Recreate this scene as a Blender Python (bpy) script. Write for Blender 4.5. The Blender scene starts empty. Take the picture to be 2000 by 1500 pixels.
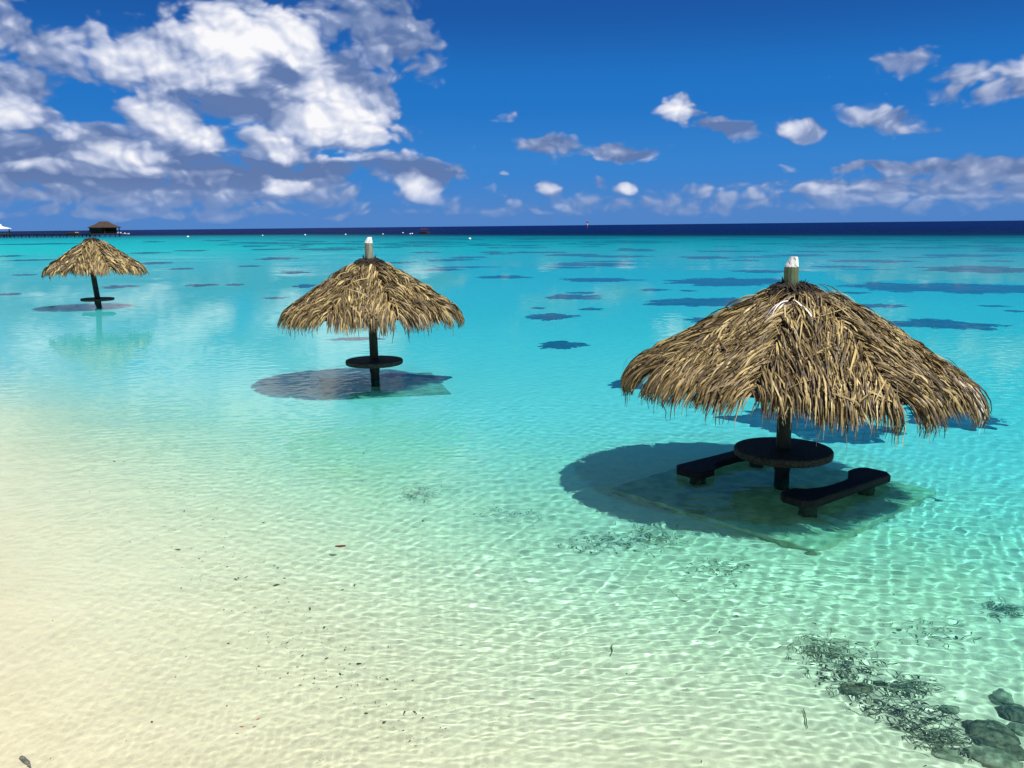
import bpy, math, random
import numpy as np
from mathutils import Vector, Matrix

S = bpy.context.scene
COL = S.collection
RNG = np.random.RandomState(7)
random.seed(7)
R = math.radians

# ------------------------------------------------------------------ camera
F_PX, CAM_H = 1700.0, 2.9
PITCH = math.atan(309 / F_PX)
ROLL = math.atan(0.0107)
cam = bpy.data.cameras.new('camera')
cam.sensor_fit = 'HORIZONTAL'
cam.sensor_width = 36.0
cam.lens = 36.0 * F_PX / 2000.0
cam.clip_start = 0.1
cam.clip_end = 60000
cam_o = bpy.data.objects.new('camera', cam)
COL.objects.link(cam_o)
cam_o.matrix_world = (Matrix.Translation((0, 0, CAM_H)) @ Matrix.Rotation(math.pi / 2 - PITCH, 4, 'X')
                      @ Matrix.Rotation(-ROLL, 4, 'Z'))
S.camera = cam_o

# ------------------------------------------------------------------ light and exposure
SUN_DIR = Vector((0.46, -0.31, 1.0)).normalized()      # towards the sun
sun = bpy.data.lights.new('sun', 'SUN')
sun.energy = 5.0
sun.angle = R(0.5)
sun.color = (1.0, 0.965, 0.90)
sun.cycles.is_caustics_light = True
sun_o = bpy.data.objects.new('sun', sun)
COL.objects.link(sun_o)
sun_o.rotation_euler = SUN_DIR.to_track_quat('Z', 'Y').to_euler()

S.view_settings.view_transform = 'Standard'
S.view_settings.look = 'None'
S.view_settings.gamma = 1.0
S.view_settings.exposure = 0.62
S.cycles.max_bounces = 8
S.cycles.transmission_bounces = 6
S.cycles.transparent_max_bounces = 8
S.cycles.sample_clamp_indirect = 4.0
S.cycles.blur_glossy = 0.5
S.cycles.use_denoising = True


# ------------------------------------------------------------------ pixel <-> place helpers (photo pixels, 2000 x 1500)
def ray(px, py):
    x = (px - 1000) / F_PX
    y = -(py - 750) / F_PX
    c, s = math.cos(ROLL), math.sin(ROLL)
    x, y = x * c + y * s, -x * s + y * c
    d = np.array([x, math.cos(PITCH) + y * math.sin(PITCH), -math.sin(PITCH) + y * math.cos(PITCH)])
    return d / np.linalg.norm(d)


def on_water(px, py, z=0.0):
    d = ray(px, py)
    t = (z - CAM_H) / d[2]
    return np.array([d[0] * t, d[1] * t, z])


def on_bed(px, py, depth=None):
    d = ray(px, py)
    p = on_water(px, py)
    h = d[:2]
    sh = np.linalg.norm(h)
    tn = math.tan(math.asin(sh / 1.333))
    dep = depth if depth is not None else float(depth_at(p[0], p[1]))
    for _ in range(3 if depth is None else 1):
        q = p[:2] + h / sh * tn * dep
        if depth is None:
            dep = float(depth_at(q[0], q[1]))
    return q, dep


def azel(px, py):
    d = ray(px, py)
    return math.atan2(d[0], d[1]), math.asin(d[2])


# ------------------------------------------------------------------ node helpers
class NT:
    def __init__(self, tree):
        self.t = tree
        self.t.nodes.clear()

    def n(self, kind, **kw):
        nd = self.t.nodes.new(kind)
        for k, v in kw.items():
            setattr(nd, k, v)
        return nd

    def put(self, sock, v):
        if isinstance(v, bpy.types.NodeSocket):
            self.t.links.new(v, sock)
        elif v is not None:
            sock.default_value = v

    def math(self, op, a, b=None, c=None, clamp=False):
        nd = self.n('ShaderNodeMath', operation=op, use_clamp=clamp)
        self.put(nd.inputs[0], a)
        self.put(nd.inputs[1], b)
        self.put(nd.inputs[2], c)
        return nd.outputs[0]

    def vec(self, op, a, b=None, c=None):
        nd = self.n('ShaderNodeVectorMath', operation=op)
        self.put(nd.inputs[0], a)
        if b is not None:
            self.put(nd.inputs[1], b)
        if c is not None:
            self.put(nd.inputs[2], c)
        return nd.outputs['Value'] if op in ('DOT_PRODUCT', 'LENGTH') else nd.outputs[0]

    def comb(self, x, y, z):
        nd = self.n('ShaderNodeCombineXYZ')
        for i, v in enumerate((x, y, z)):
            self.put(nd.inputs[i], v)
        return nd.outputs[0]

    def noise(self, v, scale, detail=4, rough=0.55, out=0, dist=0.0, lac=2.0):
        nd = self.n('ShaderNodeTexNoise')
        self.put(nd.inputs['Vector'], v)
        nd.inputs['Scale'].default_value = scale
        nd.inputs['Detail'].default_value = detail
        nd.inputs['Roughness'].default_value = rough
        nd.inputs['Distortion'].default_value = dist
        nd.inputs['Lacunarity'].default_value = lac
        return nd.outputs[out]

    def ramp(self, x, lo, hi, a=0.0, b=1.0, smooth=True):
        nd = self.n('ShaderNodeMapRange', interpolation_type='SMOOTHSTEP' if smooth else 'LINEAR')
        self.put(nd.inputs[0], x)
        for i, v in enumerate((lo, hi, a, b)):
            self.put(nd.inputs[1 + i], v)
        return nd.outputs[0]

    def mix(self, f, a, b, blend='MIX'):
        nd = self.n('ShaderNodeMix', data_type='RGBA', blend_type=blend)
        self.put(nd.inputs[0], f)
        for s, v in ((nd.inputs[6], a), (nd.inputs[7], b)):
            self.put(s, v if isinstance(v, bpy.types.NodeSocket) else (*v, 1.0))
        return nd.outputs[2]

    def mixs(self, f, a, b):
        nd = self.n('ShaderNodeMixShader')
        self.put(nd.inputs[0], f)
        self.put(nd.inputs[1], a)
        self.put(nd.inputs[2], b)
        return nd.outputs[0]


# ------------------------------------------------------------------ sky: Nishita with cumulus by direction
world = bpy.data.worlds.new('World')
S.world = world
world.use_nodes = True
w = NT(world.node_tree)
sky = w.n('ShaderNodeTexSky', sky_type='NISHITA', sun_disc=False)
sky.sun_elevation = math.asin(SUN_DIR.z)
sky.sun_rotation = math.atan2(SUN_DIR.x, SUN_DIR.y)
sky.altitude = 0
sky.air_density = 1.0
sky.dust_density = 0.3
sky.ozone_density = 3.0
geo = w.n('ShaderNodeTexCoord').outputs['Generated']
sep = w.n('ShaderNodeSeparateXYZ')
w.put(sep.inputs[0], geo)
AZ = w.math('ARCTAN2', sep.outputs[0], sep.outputs[1])
EL = w.math('ARCSINE', sep.outputs[2])
# clear tropical blue that deepens with height
grad = w.n('ShaderNodeValToRGB')
g0 = grad.color_ramp
g0.interpolation = 'EASE'
g0.elements[0].position, g0.elements[0].color = 0.0, (0.055, 0.22, 0.60, 1)
g0.elements[1].position, g0.elements[1].color = 1.0, (0.004, 0.05, 0.26, 1)
for p_, c_ in ((0.10, (0.015, 0.21, 0.64)), (0.22, (0.0, 0.165, 0.58)), (0.38, (0.0, 0.085, 0.38))):
    e_ = g0.elements.new(p_)
    e_.color = (*c_, 1)
w.put(grad.inputs[0], w.math('MULTIPLY', w.math('MAXIMUM', EL, 0.0), 1 / 0.62))
gsc = w.n('ShaderNodeVectorMath', operation='SCALE')
w.put(gsc.inputs[0], grad.outputs[0])
gsc.inputs['Scale'].default_value = 8.0
skycol = w.mix(0.95, sky.outputs[0], gsc.outputs[0])

P0 = w.comb(AZ, EL, 0.0)
wv = w.noise(w.vec('MULTIPLY', P0, (1, 1.7, 1)), 14.0, 2, 0.5, out=1)
P1 = w.vec('MULTIPLY_ADD', w.vec('SUBTRACT', wv, (0.5, 0.5, 0.5)), (0.045, 0.028, 0.0), P0)


def field(blobs, grow=1.0, sm=0.25):
    out = None
    for (px, py, rx, ry, wt, *rot) in blobs:
        a, e = azel(px, py)
        ax, ay = rx * grow / F_PX, ry * grow / F_PX
        if rot:
            th = R(rot[0])
            # two rows of the inverse of the rotated ellipse
            u = w.vec('DOT_PRODUCT', P1, (math.cos(th) / ax, math.sin(th) / ax, 0))
            v = w.vec('DOT_PRODUCT', P1, (-math.sin(th) / ay, math.cos(th) / ay, 0))
            u = w.math('SUBTRACT', u, (a * math.cos(th) + e * math.sin(th)) / ax)
            v = w.math('SUBTRACT', v, (-a * math.sin(th) + e * math.cos(th)) / ay)
            q = w.math('MULTIPLY_ADD', u, u, w.math('MULTIPLY', v, v))
        else:
            loc = w.vec('MULTIPLY_ADD', P1, (1 / ax, 1 / ay, 0), (-a / ax, -e / ay, 0))
            q = w.vec('DOT_PRODUCT', loc, loc)
        f = w.math('MULTIPLY_ADD', q, -wt * 0.5, wt)
        out = f if out is None else w.math('SMOOTH_MAX', out, f, sm)
    return out


# coverage: (photo px, py, half width, half height, weight, rotation)
COVER = [
    (470, 105, 150, 85, 1.1), (330, 130, 150, 60, 0.95, -8), (560, 90, 50, 60, 1.0), (640, 185, 130, 80, 1.1, -28), (520, 200, 170, 45, .9, -12),
    (650, 235, 130, 42, 1.05, -8), (235, 100, 60, 40, 0.55),
    (320, 230, 75, 45, 1.05, -30), (400, 270, 60, 35, .95, -20), (30, 225, 60, 32, 1.0), (60, 290, 120, 40, 0.85), (180, 280, 90, 40, 0.9),
    (130, 330, 220, 42, .95), (300, 320, 170, 42, .95), (450, 330, 160, 34, .85), (545, 290, 65, 38, 1.0, -25), (620, 330, 100, 30, .85),
    (760, 310, 70, 28, .75, -8), (820, 350, 60, 40, .85, -20), (880, 335, 70, 20, .7, -8), (570, 362, 55, 18, .9), (250, 375, 300, 24, .65),
    (700, 375, 160, 22, .55), (760, 180, 30, 40, .75),
    (45, 80, 90, 40, .85, -15), (40, 165, 80, 32, .82), (140, 130, 70, 26, .65, -35),
    (760, 60, 100, 70, .88, -30), (640, 30, 120, 40, .68), (780, 100, 45, 30, .5),
    (1330, 215, 50, 28, 1.0, -20), (1400, 248, 80, 19, .8, -12), (1555, 244, 52, 19, .85, -5), (1500, 235, 25, 12, .4),
    (1070, 282, 60, 24, .9, -3), (1125, 297, 25, 8, .6), (1215, 295, 70, 18, .85, -4), (1275, 290, 36, 14, .7), (1000, 218, 34, 20, .5),
    (1760, 115, 66, 30, .68, 12), (1920, 165, 90, 28, .86), (2010, 155, 60, 32, .85), (1715, 222, 50, 20, .85), (1785, 242, 42, 17, .8, -5), (1770, 195, 60, 18, .42),
    (1470, 98, 24, 14, .35), (1620, 150, 30, 14, .3),
    (1810, 322, 210, 13, .8), (1990, 322, 170, 20, .85), (1650, 365, 420, 14, .66), (1850, 375, 300, 22, .72), (1500, 385, 300, 15, .6),
    (1222, 368, 26, 13, .9), (1070, 372, 32, 16, .85), (1165, 365, 30, 17, .6), (1010, 380, 90, 14, .4), (1350, 395, 330, 11, .5),
    (950, 395, 260, 10, .35), (300, 405, 420, 12, .4), (940, 290, 45, 16, .38), (985, 335, 12, 6, .55), (1130, 205, 18, 8, .2),
    (200, 350, 320, 40, .8), (480, 350, 260, 34, .8), (100, 300, 180, 50, .8), (420, 400, 500, 16, .5), (560, 250, 60, 30, .6),
    (1700, 374, 460, 17, .72), (1500, 390, 520, 20, .56), (1880, 350, 240, 18, .7), (1150, 398, 330, 15, .45), (1900, 392, 400, 22, .62),
    (1350, 405, 900, 11, .55), (300, 415, 500, 12, .7), (300, 385, 420, 22, .75),
    # beyond the top of the picture
    (520, -210, 300, 80, 1.1), (740, -95, 230, 62, 1.1), (150, -170, 260, 80, 1.1), (850, -90, 120, 40, .9), (-250, -120, 200, 90, 1.1), (250, -420, 260, 90, 1.0), (-250, 60, 200, 70, 1.0),
    (2250, 120, 140, 60, 1.0), (-300, 300, 260, 60, .9), (-500, 150, 220, 80, .9), (2400, 330, 300, 24, .9),
]
BRIGHT = [
    (470, 80, 130, 60, 1.0), (400, 45, 30, 30, 1.0), (560, 80, 55, 60, 1.0), (300, 120, 130, 40, .72, -8), (665, 205, 110, 55, 1.0, -28), (650, 240, 110, 30, 1.0, -4),
    (320, 225, 66, 34, 1.0, -30), (395, 270, 50, 30, .8, -20), (28, 220, 40, 26, .9), (230, 300, 80, 22, .65), (125, 262, 30, 18, .75), (100, 335, 90, 10, .62), (300, 330, 60, 16, .6, -12),
    (545, 285, 55, 22, .85, -25), (560, 360, 42, 14, 1.0), (820, 370, 42, 18, .95, -20), (670, 305, 45, 16, .7), (790, 300, 50, 14, .5), (480, 240, 30, 22, .6),
    (1318, 210, 38, 24, .95, -25), (1540, 240, 30, 14, .6), (1225, 367, 22, 11, 1.0), (1070, 370, 26, 12, .8), (1930, 155, 66, 20, .6), (1990, 140, 40, 20, .6), (1710, 215, 36, 14, .6),
    (1790, 240, 22, 10, .6), (1090, 292, 26, 10, .35), (1560, 370, 180, 7, .45), (1780, 385, 120, 8, .45), (1095, 400, 18, 7, .7), (45, 85, 60, 14, .3), (1500, 378, 140, 7, .4),
    (250, -430, 220, 60, 1.0), (-250, 50, 170, 50, 1.0), (150, -170, 220, 70, 1.0), (520, -210, 250, 70, 1.0), (740, -95, 200, 55, 1.0), (-250, -120, 160, 80, 1.0), (-500, 140, 180, 60, .9),
]
DARK = [(548, 142, 46, 20, 1.0, -25), (440, 208, 120, 22, .8, -8), (690, 165, 30, 50, .7, 40), (260, 350, 260, 16, .55), (560, 330, 160, 14, .6), (740, 330, 110, 12, .6), (830, 330, 60, 20, .7, -20),
        (60, 300, 90, 16, .6), (1420, 258, 60, 12, .7), (1240, 300, 60, 8, .6), (1760, 220, 50, 10, .5), (360, 290, 70, 18, .5, -20)]

cov = field(COVER, 1.08)
bri = field(BRIGHT, 0.92, 0.15)
drk = field(DARK, 1.0, 0.15)
Pn = w.vec('MULTIPLY', P1, (1.0, 1.5, 1.0))


def puffs(P):
    a_ = w.n('ShaderNodeTexNoise', noise_dimensions='2D')
    w.put(a_.inputs['Vector'], P)
    a_.inputs['Scale'].default_value = 15.0
    a_.inputs['Detail'].default_value = 6.0
    a_.inputs['Roughness'].default_value = 0.52
    v1 = w.n('ShaderNodeTexVoronoi', feature='SMOOTH_F1', voronoi_dimensions='2D')
    w.put(v1.inputs['Vector'], P)
    v1.inputs['Scale'].default_value = 30.0
    v1.inputs['Detail'].default_value = 2.0
    v1.inputs['Roughness'].default_value = 0.5
    v1.inputs['Smoothness'].default_value = 0.6
    v_ = w.math('SUBTRACT', 0.90, v1.outputs['Distance'])
    return w.math('ADD', w.math('MULTIPLY', a_.outputs[0], 0.55), w.math('MULTIPLY', v_, 0.45))


n1 = puffs(Pn)
n2 = puffs(w.vec('ADD', Pn, (0.004, 0.008, 0.0)))
relief = w.math('SUBTRACT', n1, n2)
cs = w.math('SUBTRACT', n1, 0.5)
dens0 = w.math('MULTIPLY_ADD', cs, 1.35, cov)
dens = w.ramp(dens0, 0.20, w.ramp(cov, 0.3, 1.0, 0.58, 0.38))
bri = w.math('MAXIMUM', bri, 0.0)
lit = w.math('MULTIPLY_ADD', bri, 0.80, 0.20)
lit = w.math('MULTIPLY_ADD', cs, 0.7, lit)
lit = w.math('MULTIPLY_ADD', relief, 0.9, lit)
lit = w.math('SUBTRACT', lit, w.math('MULTIPLY', w.ramp(drk, 0.0, 1.0), 0.55))
litf = w.ramp(lit, -0.05, 0.95, smooth=False)
far_ = w.ramp(EL, 0.0, 0.06, 0.6, 0.0)      # far clouds lose contrast in the sea air
litf = w.math('ADD', w.math('MULTIPLY', litf, w.math('SUBTRACT', 1.0, far_)), w.math('MULTIPLY', far_, 0.40))
cr = w.n('ShaderNodeValToRGB')
cr.color_ramp.elements[0].position, cr.color_ramp.elements[0].color = 0.0, (0.12, 0.20, 0.42, 1)
cr.color_ramp.elements[1].position, cr.color_ramp.elements[1].color = 1.0, (0.97, 0.97, 1.0, 1)
for p_, c_ in ((0.30, (0.25, 0.33, 0.55)), (0.6, (0.56, 0.62, 0.80))):
    cr.color_ramp.elements.new(p_).color = (*c_, 1)
w.put(cr.inputs[0], litf)
ccol = cr.outputs[0]
cloudc = w.n('ShaderNodeVectorMath', operation='SCALE')
w.put(cloudc.inputs[0], ccol)
cloudc.inputs['Scale'].default_value = 8.2
# low haze that far clouds melt into
base = skycol
fade = w.ramp(EL, 0.0, 0.05, 0.40, 1.0)
alpha = w.math('MULTIPLY', w.math('MULTIPLY', dens, fade), w.ramp(cov, 0.15, 0.9, 0.55, 1.0))
final = w.mix(alpha, base, cloudc.outputs[0])
bg = w.n('ShaderNodeBackground')
w.put(bg.inputs[0], final)
bg.inputs[1].default_value = 0.078
out = w.n('ShaderNodeOutputWorld')
w.put(out.inputs[0], bg.outputs[0])
world.cycles.sampling_method = 'MANUAL'
world.cycles.sample_map_resolution = 512


# ------------------------------------------------------------------ object helpers
def tag(o, label=None, cat=None, group=None, kind=None):
    if label:
        o['label'] = label
    if cat:
        o['category'] = cat
    if group:
        o['group'] = group
    if kind:
        o['kind'] = kind
    return o


def thing(name, loc, label, cat, group=None, rz=0.0):
    o = bpy.data.objects.new(name, None)
    COL.objects.link(o)
    o.empty_display_size = 0.3
    o.location = loc
    o.rotation_euler = (0, 0, rz)
    return tag(o, label, cat, group)


def mesh_obj(name, verts, faces, mat, parent=None, smooth=False):
    m = bpy.data.meshes.new(name)
    m.from_pydata([tuple(v) for v in verts], [], faces)
    m.update()
    if smooth:
        m.polygons.foreach_set('use_smooth', [True] * len(m.polygons))
    m.materials.append(mat)
    o = bpy.data.objects.new(name, m)
    COL.objects.link(o)
    if parent:
        o.parent = parent
    o.cycles.is_caustics_receiver = True
    return o


class MB:
    """collects simple shapes into one mesh"""
    def __init__(self):
        self.v, self.f = [], []

    def add(self, vs, fs):
        b = len(self.v)
        self.v += [tuple(p) for p in vs]
        self.f += [tuple(i + b for i in f) for f in fs]

    def box(self, c, s, rz=0.0, taper=1.0):
        cx, cy, cz = c
        vs = []
        for z, t in ((-.5, 1.0), (.5, taper)):
            for x, y in ((-.5, -.5), (.5, -.5), (.5, .5), (-.5, .5)):
                X, Y = x * s[0] * t, y * s[1] * t
                vs.append((cx + X * math.cos(rz) - Y * math.sin(rz), cy + X * math.sin(rz) + Y * math.cos(rz), cz + z * s[2]))
        self.add(vs, [(0, 3, 2, 1), (4, 5, 6, 7), (0, 1, 5, 4), (1, 2, 6, 5), (2, 3, 7, 6), (3, 0, 4, 7)])

    def tube(self, pts, rad, n=12, wob=0.0, cap=True):
        rings = []
        pts = [Vector(p) for p in pts]
        for i, p in enumerate(pts):
            d = (pts[min(i + 1, len(pts) - 1)] - pts[max(i - 1, 0)]).normalized()
            a = d.orthogonal().normalized() if abs(d.z) < .9 else Vector((1, 0, 0))
            a = (a - d * a.dot(d)).normalized()
            b = d.cross(a)
            r = rad[i] if isinstance(rad, (list, tuple)) else rad
            rings.append([p + (a * math.cos(t) + b * math.sin(t)) * r * (1 + wob * random.uniform(-1, 1))
                          for t in (2 * math.pi * k / n for k in range(n))])
        vs = [v for rg in rings for v in rg]
        fs = []
        for i in range(len(rings) - 1):
            for k in range(n):
                fs.append((i * n + k, i * n + (k + 1) % n, (i + 1) * n + (k + 1) % n, (i + 1) * n + k))
        if cap:
            fs.append(tuple(range(n - 1, -1, -1)))
            fs.append(tuple((len(rings) - 1) * n + k for k in range(n)))
        self.add(vs, fs)

    def lathe(self, prof, n=48, c=(0, 0, 0), wob=0.0):
        vs, fs = [], []
        for r, z in prof:
            for k in range(n):
                t = 2 * math.pi * k / n
                rr = r * (1 + wob * random.uniform(-1, 1))
                vs.append((c[0] + rr * math.cos(t), c[1] + rr * math.sin(t), c[2] + z))
        for i in range(len(prof) - 1):
            for k in range(n):
                fs.append((i * n + k, i * n + (k + 1) % n, (i + 1) * n + (k + 1) % n, (i + 1) * n + k))
        fs.append(tuple(range(n - 1, -1, -1)))
        fs.append(tuple((len(prof) - 1) * n + k for k in range(n)))
        self.add(vs, fs)

    def prism(self, outline, z0, z1, bevel=0.0):
        n = len(outline)
        c = np.mean(outline, axis=0)
        lv = [(z0, 0.0), (z0, 0.0)] if not bevel else [(z0, bevel), (z0 + bevel, 0.0), (z1 - bevel, 0.0), (z1, bevel)]
        if not bevel:
            lv = [(z0, 0.0), (z1, 0.0)]
        vs, fs = [], []
        for z, ins in lv:
            for p in outline:
                d = np.array(p) - c
                L = np.linalg.norm(d)
                q = np.array(p) - d / max(L, 1e-6) * ins
                vs.append((q[0], q[1], z))
        for i in range(len(lv) - 1):
            for k in range(n):
                fs.append((i * n + k, i * n + (k + 1) % n, (i + 1) * n + (k + 1) % n, (i + 1) * n + k))
        fs.append(tuple(range(n - 1, -1, -1)))
        fs.append(tuple((len(lv) - 1) * n + k for k in range(n)))
        self.add(vs, fs)

    def build(self, name, mat, parent=None, smooth=False):
        return mesh_obj(name, self.v, self.f, mat, parent, smooth)


def mat_simple(name, c1, c2, scale=6.0, rough=0.8, bump=0.0, detail=5, lo=0.3, hi=0.7, stretch=(1, 1, 1), spec=0.3):
    m = bpy.data.materials.new(name)
    m.use_nodes = True
    t = NT(m.node_tree)
    co = t.vec('MULTIPLY', t.n('ShaderNodeTexCoord').outputs['Object'], stretch)
    n = t.noise(co, scale, detail, 0.6)
    b = t.n('ShaderNodeBsdfPrincipled')
    t.put(b.inputs['Base Color'], t.mix(t.ramp(n, lo, hi), c1, c2))
    b.inputs['Roughness'].default_value = rough
    b.inputs['Specular IOR Level'].default_value = spec
    if bump:
        bp = t.n('ShaderNodeBump')
        bp.inputs['Strength'].default_value = bump
        bp.inputs['Distance'].default_value = 0.02
        t.put(bp.inputs['Height'], n)
        t.put(b.inputs['Normal'], bp.outputs[0])
    o = t.n('ShaderNodeOutputMaterial')
    t.put(o.inputs[0], b.outputs[0])
    return m


# ------------------------------------------------------------------ value noise in numpy
def vnoise(x, y, seed=0):
    xi, yi = np.floor(x).astype(np.int64), np.floor(y).astype(np.int64)
    fx, fy = x - xi, y - yi
    fx, fy = fx * fx * (3 - 2 * fx), fy * fy * (3 - 2 * fy)

    def h(a, b):
        k = (a * 374761393 + b * 668265263 + seed * 1442695041) & 0x7fffffff
        k = ((k ^ (k >> 13)) * 1274126177) & 0x7fffffff
        return ((k ^ (k >> 16)) & 0xffff) / 65535.0
    return ((h(xi, yi) * (1 - fx) + h(xi + 1, yi) * fx) * (1 - fy) + (h(xi, yi + 1) * (1 - fx) + h(xi + 1, yi + 1) * fx) * fy)


def fbm(x, y, seed=0, octv=4):
    s, a, t = 0, 1.0, 0
    for k in range(octv):
        s = s + a * vnoise(x * 2 ** k, y * 2 ** k, seed + k * 17)
        t += a
        a *= 0.5
    return s / t


# ------------------------------------------------------------------ depth of the lagoon
def depth_at(x, y):
    x, y = np.asarray(x, float), np.asarray(y, float)
    s = 0.66 * x + 0.75 * y
    s = s + 0.9 * (fbm(x * 0.16 + 9, y * 0.16, 3, 3) - 0.5) * np.clip(s / 4, 0.3, 4)
    d = np.interp(s, [-60, -8, -2, 0, 2, 3, 4, 5, 6.7, 9.3, 11, 15, 20, 40, 90, 200], [-4, -1.2, -.10, .02, .08, .12, .17, .24, .42, .62, .69, .84, 1.05, 1.35, 1.8, 2.3])
    edge = np.interp(x, [-900, -400, -160, -93, 0, 58, 93, 250, 900], [520, 450, 390, 345, 220, 152, 120, 50, -110])
    e = y - edge + 12 * (fbm(x * 0.03, y * 0.03, 5, 3) - 0.5)
    d = d + np.interp(e, [-170, -110, -60, 0, 60, 130, 300, 700], [0, 0.8, 2.0, 3.3, 4.9, 8, 16, 36])
    return d


def fan(rows, cols, zf):
    """one sheet round the viewer's spot, finest where the viewer looks"""
    Rr, A = np.meshgrid(rows, cols, indexing='ij')
    X, Y = Rr * np.sin(A), Rr * np.cos(A)
    return X, Y, zf(X, Y, Rr)


def sheet(name, X, Y, Z, attr=None):
    ny, nx = X.shape
    v = np.stack([X, Y, Z], -1).reshape(-1, 3)
    i = np.arange(ny * nx).reshape(ny, nx)
    j = np.concatenate([i, i[:, :1]], 1)
    q = np.stack([j[:-1, :-1], j[1:, :-1], j[1:, 1:], j[:-1, 1:]], -1).reshape(-1, 4)[:, ::-1]
    # close the hole in the middle
    v = np.concatenate([v, [[0, 0, Z[0].mean()]]])
    tri = np.stack([np.full(nx, len(v) - 1), j[0, 1:], j[0, :-1]], -1)
    m = bpy.data.meshes.new(name)
    m.vertices.add(len(v))
    m.vertices.foreach_set('co', v.astype(np.float32).ravel())
    m.loops.add(q.size + tri.size)
    m.loops.foreach_set('vertex_index', np.concatenate([q.ravel(), tri.ravel()]).astype(np.int32))
    m.polygons.add(len(q) + len(tri))
    m.polygons.foreach_set('loop_start', np.concatenate([np.arange(len(q)) * 4, q.size + np.arange(len(tri)) * 3]).astype(np.int32))
    m.update(calc_edges=True)
    m.polygons.foreach_set('use_smooth', np.ones(len(m.polygons), bool))
    if attr is not None:
        for k, a in attr.items():
            at = m.attributes.new(k, 'FLOAT', 'POINT')
            at.data.foreach_set('value', np.concatenate([a.ravel(), [a[0].mean()]]).astype(np.float32))
    m.update()
    if len(m.polygons) and m.polygons[len(m.polygons) // 2].normal.z < 0:
        m.flip_normals()
    o = bpy.data.objects.new(name, m)
    COL.objects.link(o)
    return o


def azimuths(step, half=0.66, coarse=0.06):
    a = np.arange(-half, half, step)
    b = np.arange(half, 2 * math.pi - half, coarse)
    return np.concatenate([a, b])


# water surface -----------------------------------------------------
WAVES = []
rw = np.random.RandomState(11)
for k in range(110):
    L = math.exp(rw.uniform(math.log(0.055), math.log(0.8)))
    a = math.pi / 2 + rw.normal(0.22, 0.5 if L > .4 else 0.8)
    WAVES.append((2 * math.pi / L, a, 0.0028 * L if L < .12 else 0.000336 * (.12 / L) ** .25, rw.uniform(0, 6.28), L))


def wave_z(X, Y, Rr, step):
    wx = X + 0.5 * (fbm(X * 0.25, Y * 0.25, 21, 2) - 0.5) * 2.0
    wy = Y + 0.5 * (fbm(X * 0.25 + 50, Y * 0.25, 22, 2) - 0.5) * 2.0
    gust = (0.5 + 1.0 * fbm(X * 0.22, Y * 0.30, 31, 3)) * np.interp(Rr, [3, 7, 11, 60], [0.62, 0.8, 0.5, 0.45])
    Z = np.zeros_like(X)
    sp = Rr * step[None, :]
    ndense = X.shape[0]
    for K, a, A, ph, L in WAVES:
        fl = np.clip((L / np.maximum(sp, 1e-3) - 3.0) / 3.0, 0, 1)
        flm = fl.max(axis=1)
        rmax = np.argmax(flm <= 0) if (flm <= 0).any() else ndense
        if rmax == 0:
            continue
        sl = slice(0, rmax)
        Z[sl] += A * fl[sl] * np.sin(K * (wx[sl] * math.cos(a) + wy[sl] * math.sin(a)) + ph)
    s = 0.66 * X + 0.75 * Y
    # long-crested wavelets running in over the sand
    sh = np.interp(s, [0, 2, 7, 11], [0, 1, 1, 0]) * (Rr < 14)
    px_, py_ = wx - 3.0, wy + 9.0
    rad = np.hypot(px_, py_)
    Z = Z + 0.0016 * sh * (fbm(X * 0.5, Y * 0.9, 61, 3) ** 2 * 3) * np.sin(rad * 2 * math.pi / 0.21 + 2.5 * fbm(X * .6, Y * .6, 63, 2))
    return Z * gust * np.clip(0.85 + s / 30.0, 0.8, 1.0)


STEP = 0.0021
rows = np.concatenate([np.linspace(0.4, 2.6, 40)[:-1], 2.6 * (1 + STEP) ** np.arange(0, int(math.log(45 / 2.6) / math.log(1 + STEP)))])
rows = np.concatenate([rows, rows[-1] * 1.012 ** np.arange(1, 520)])
rows = rows[rows < 22000]
side = np.arange(0.66, 1.2, 0.006)
mid_c = np.arange(-0.66, 0.66, STEP)
cols = np.concatenate([-side[::-1], mid_c, side, np.arange(1.2 + .05, 2 * math.pi - 1.2 - .05, 0.06)])
cstep = np.where(np.abs(cols) < 0.66, STEP, np.where(np.abs(cols) <= 1.2, 0.006, 0.06))


def wz(X, Y, Rr):
    z = wave_z(X, Y, Rr, cstep)
    z[:, np.abs(cols) > 1.19] *= 0.0
    z[Rr > 200] = 0
    return z


X, Y, Z = fan(rows, cols, wz)
dep = depth_at(X, Y)
water = sheet('water', X, Y, Z, {'water_depth': dep})
tag(water, kind='structure')
water.cycles.is_caustics_caster = True

m = bpy.data.materials.new('lagoon_water')
m.use_nodes = True
t = NT(m.node_tree)
at = t.n('ShaderNodeAttribute', attribute_name='water_depth').outputs['Fac']
D = t.math('MAXIMUM', at, 0.0)
gp = t.n('ShaderNodeNewGeometry')
pos = gp.outputs['Position']
dist = t.vec('LENGTH', pos)
# absorption along one crossing
ABS = (1.15, 0.11, 0.11)
tint = t.comb(*(t.math('POWER', math.exp(-a_ * 1.2), D) for a_ in ABS))
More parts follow.
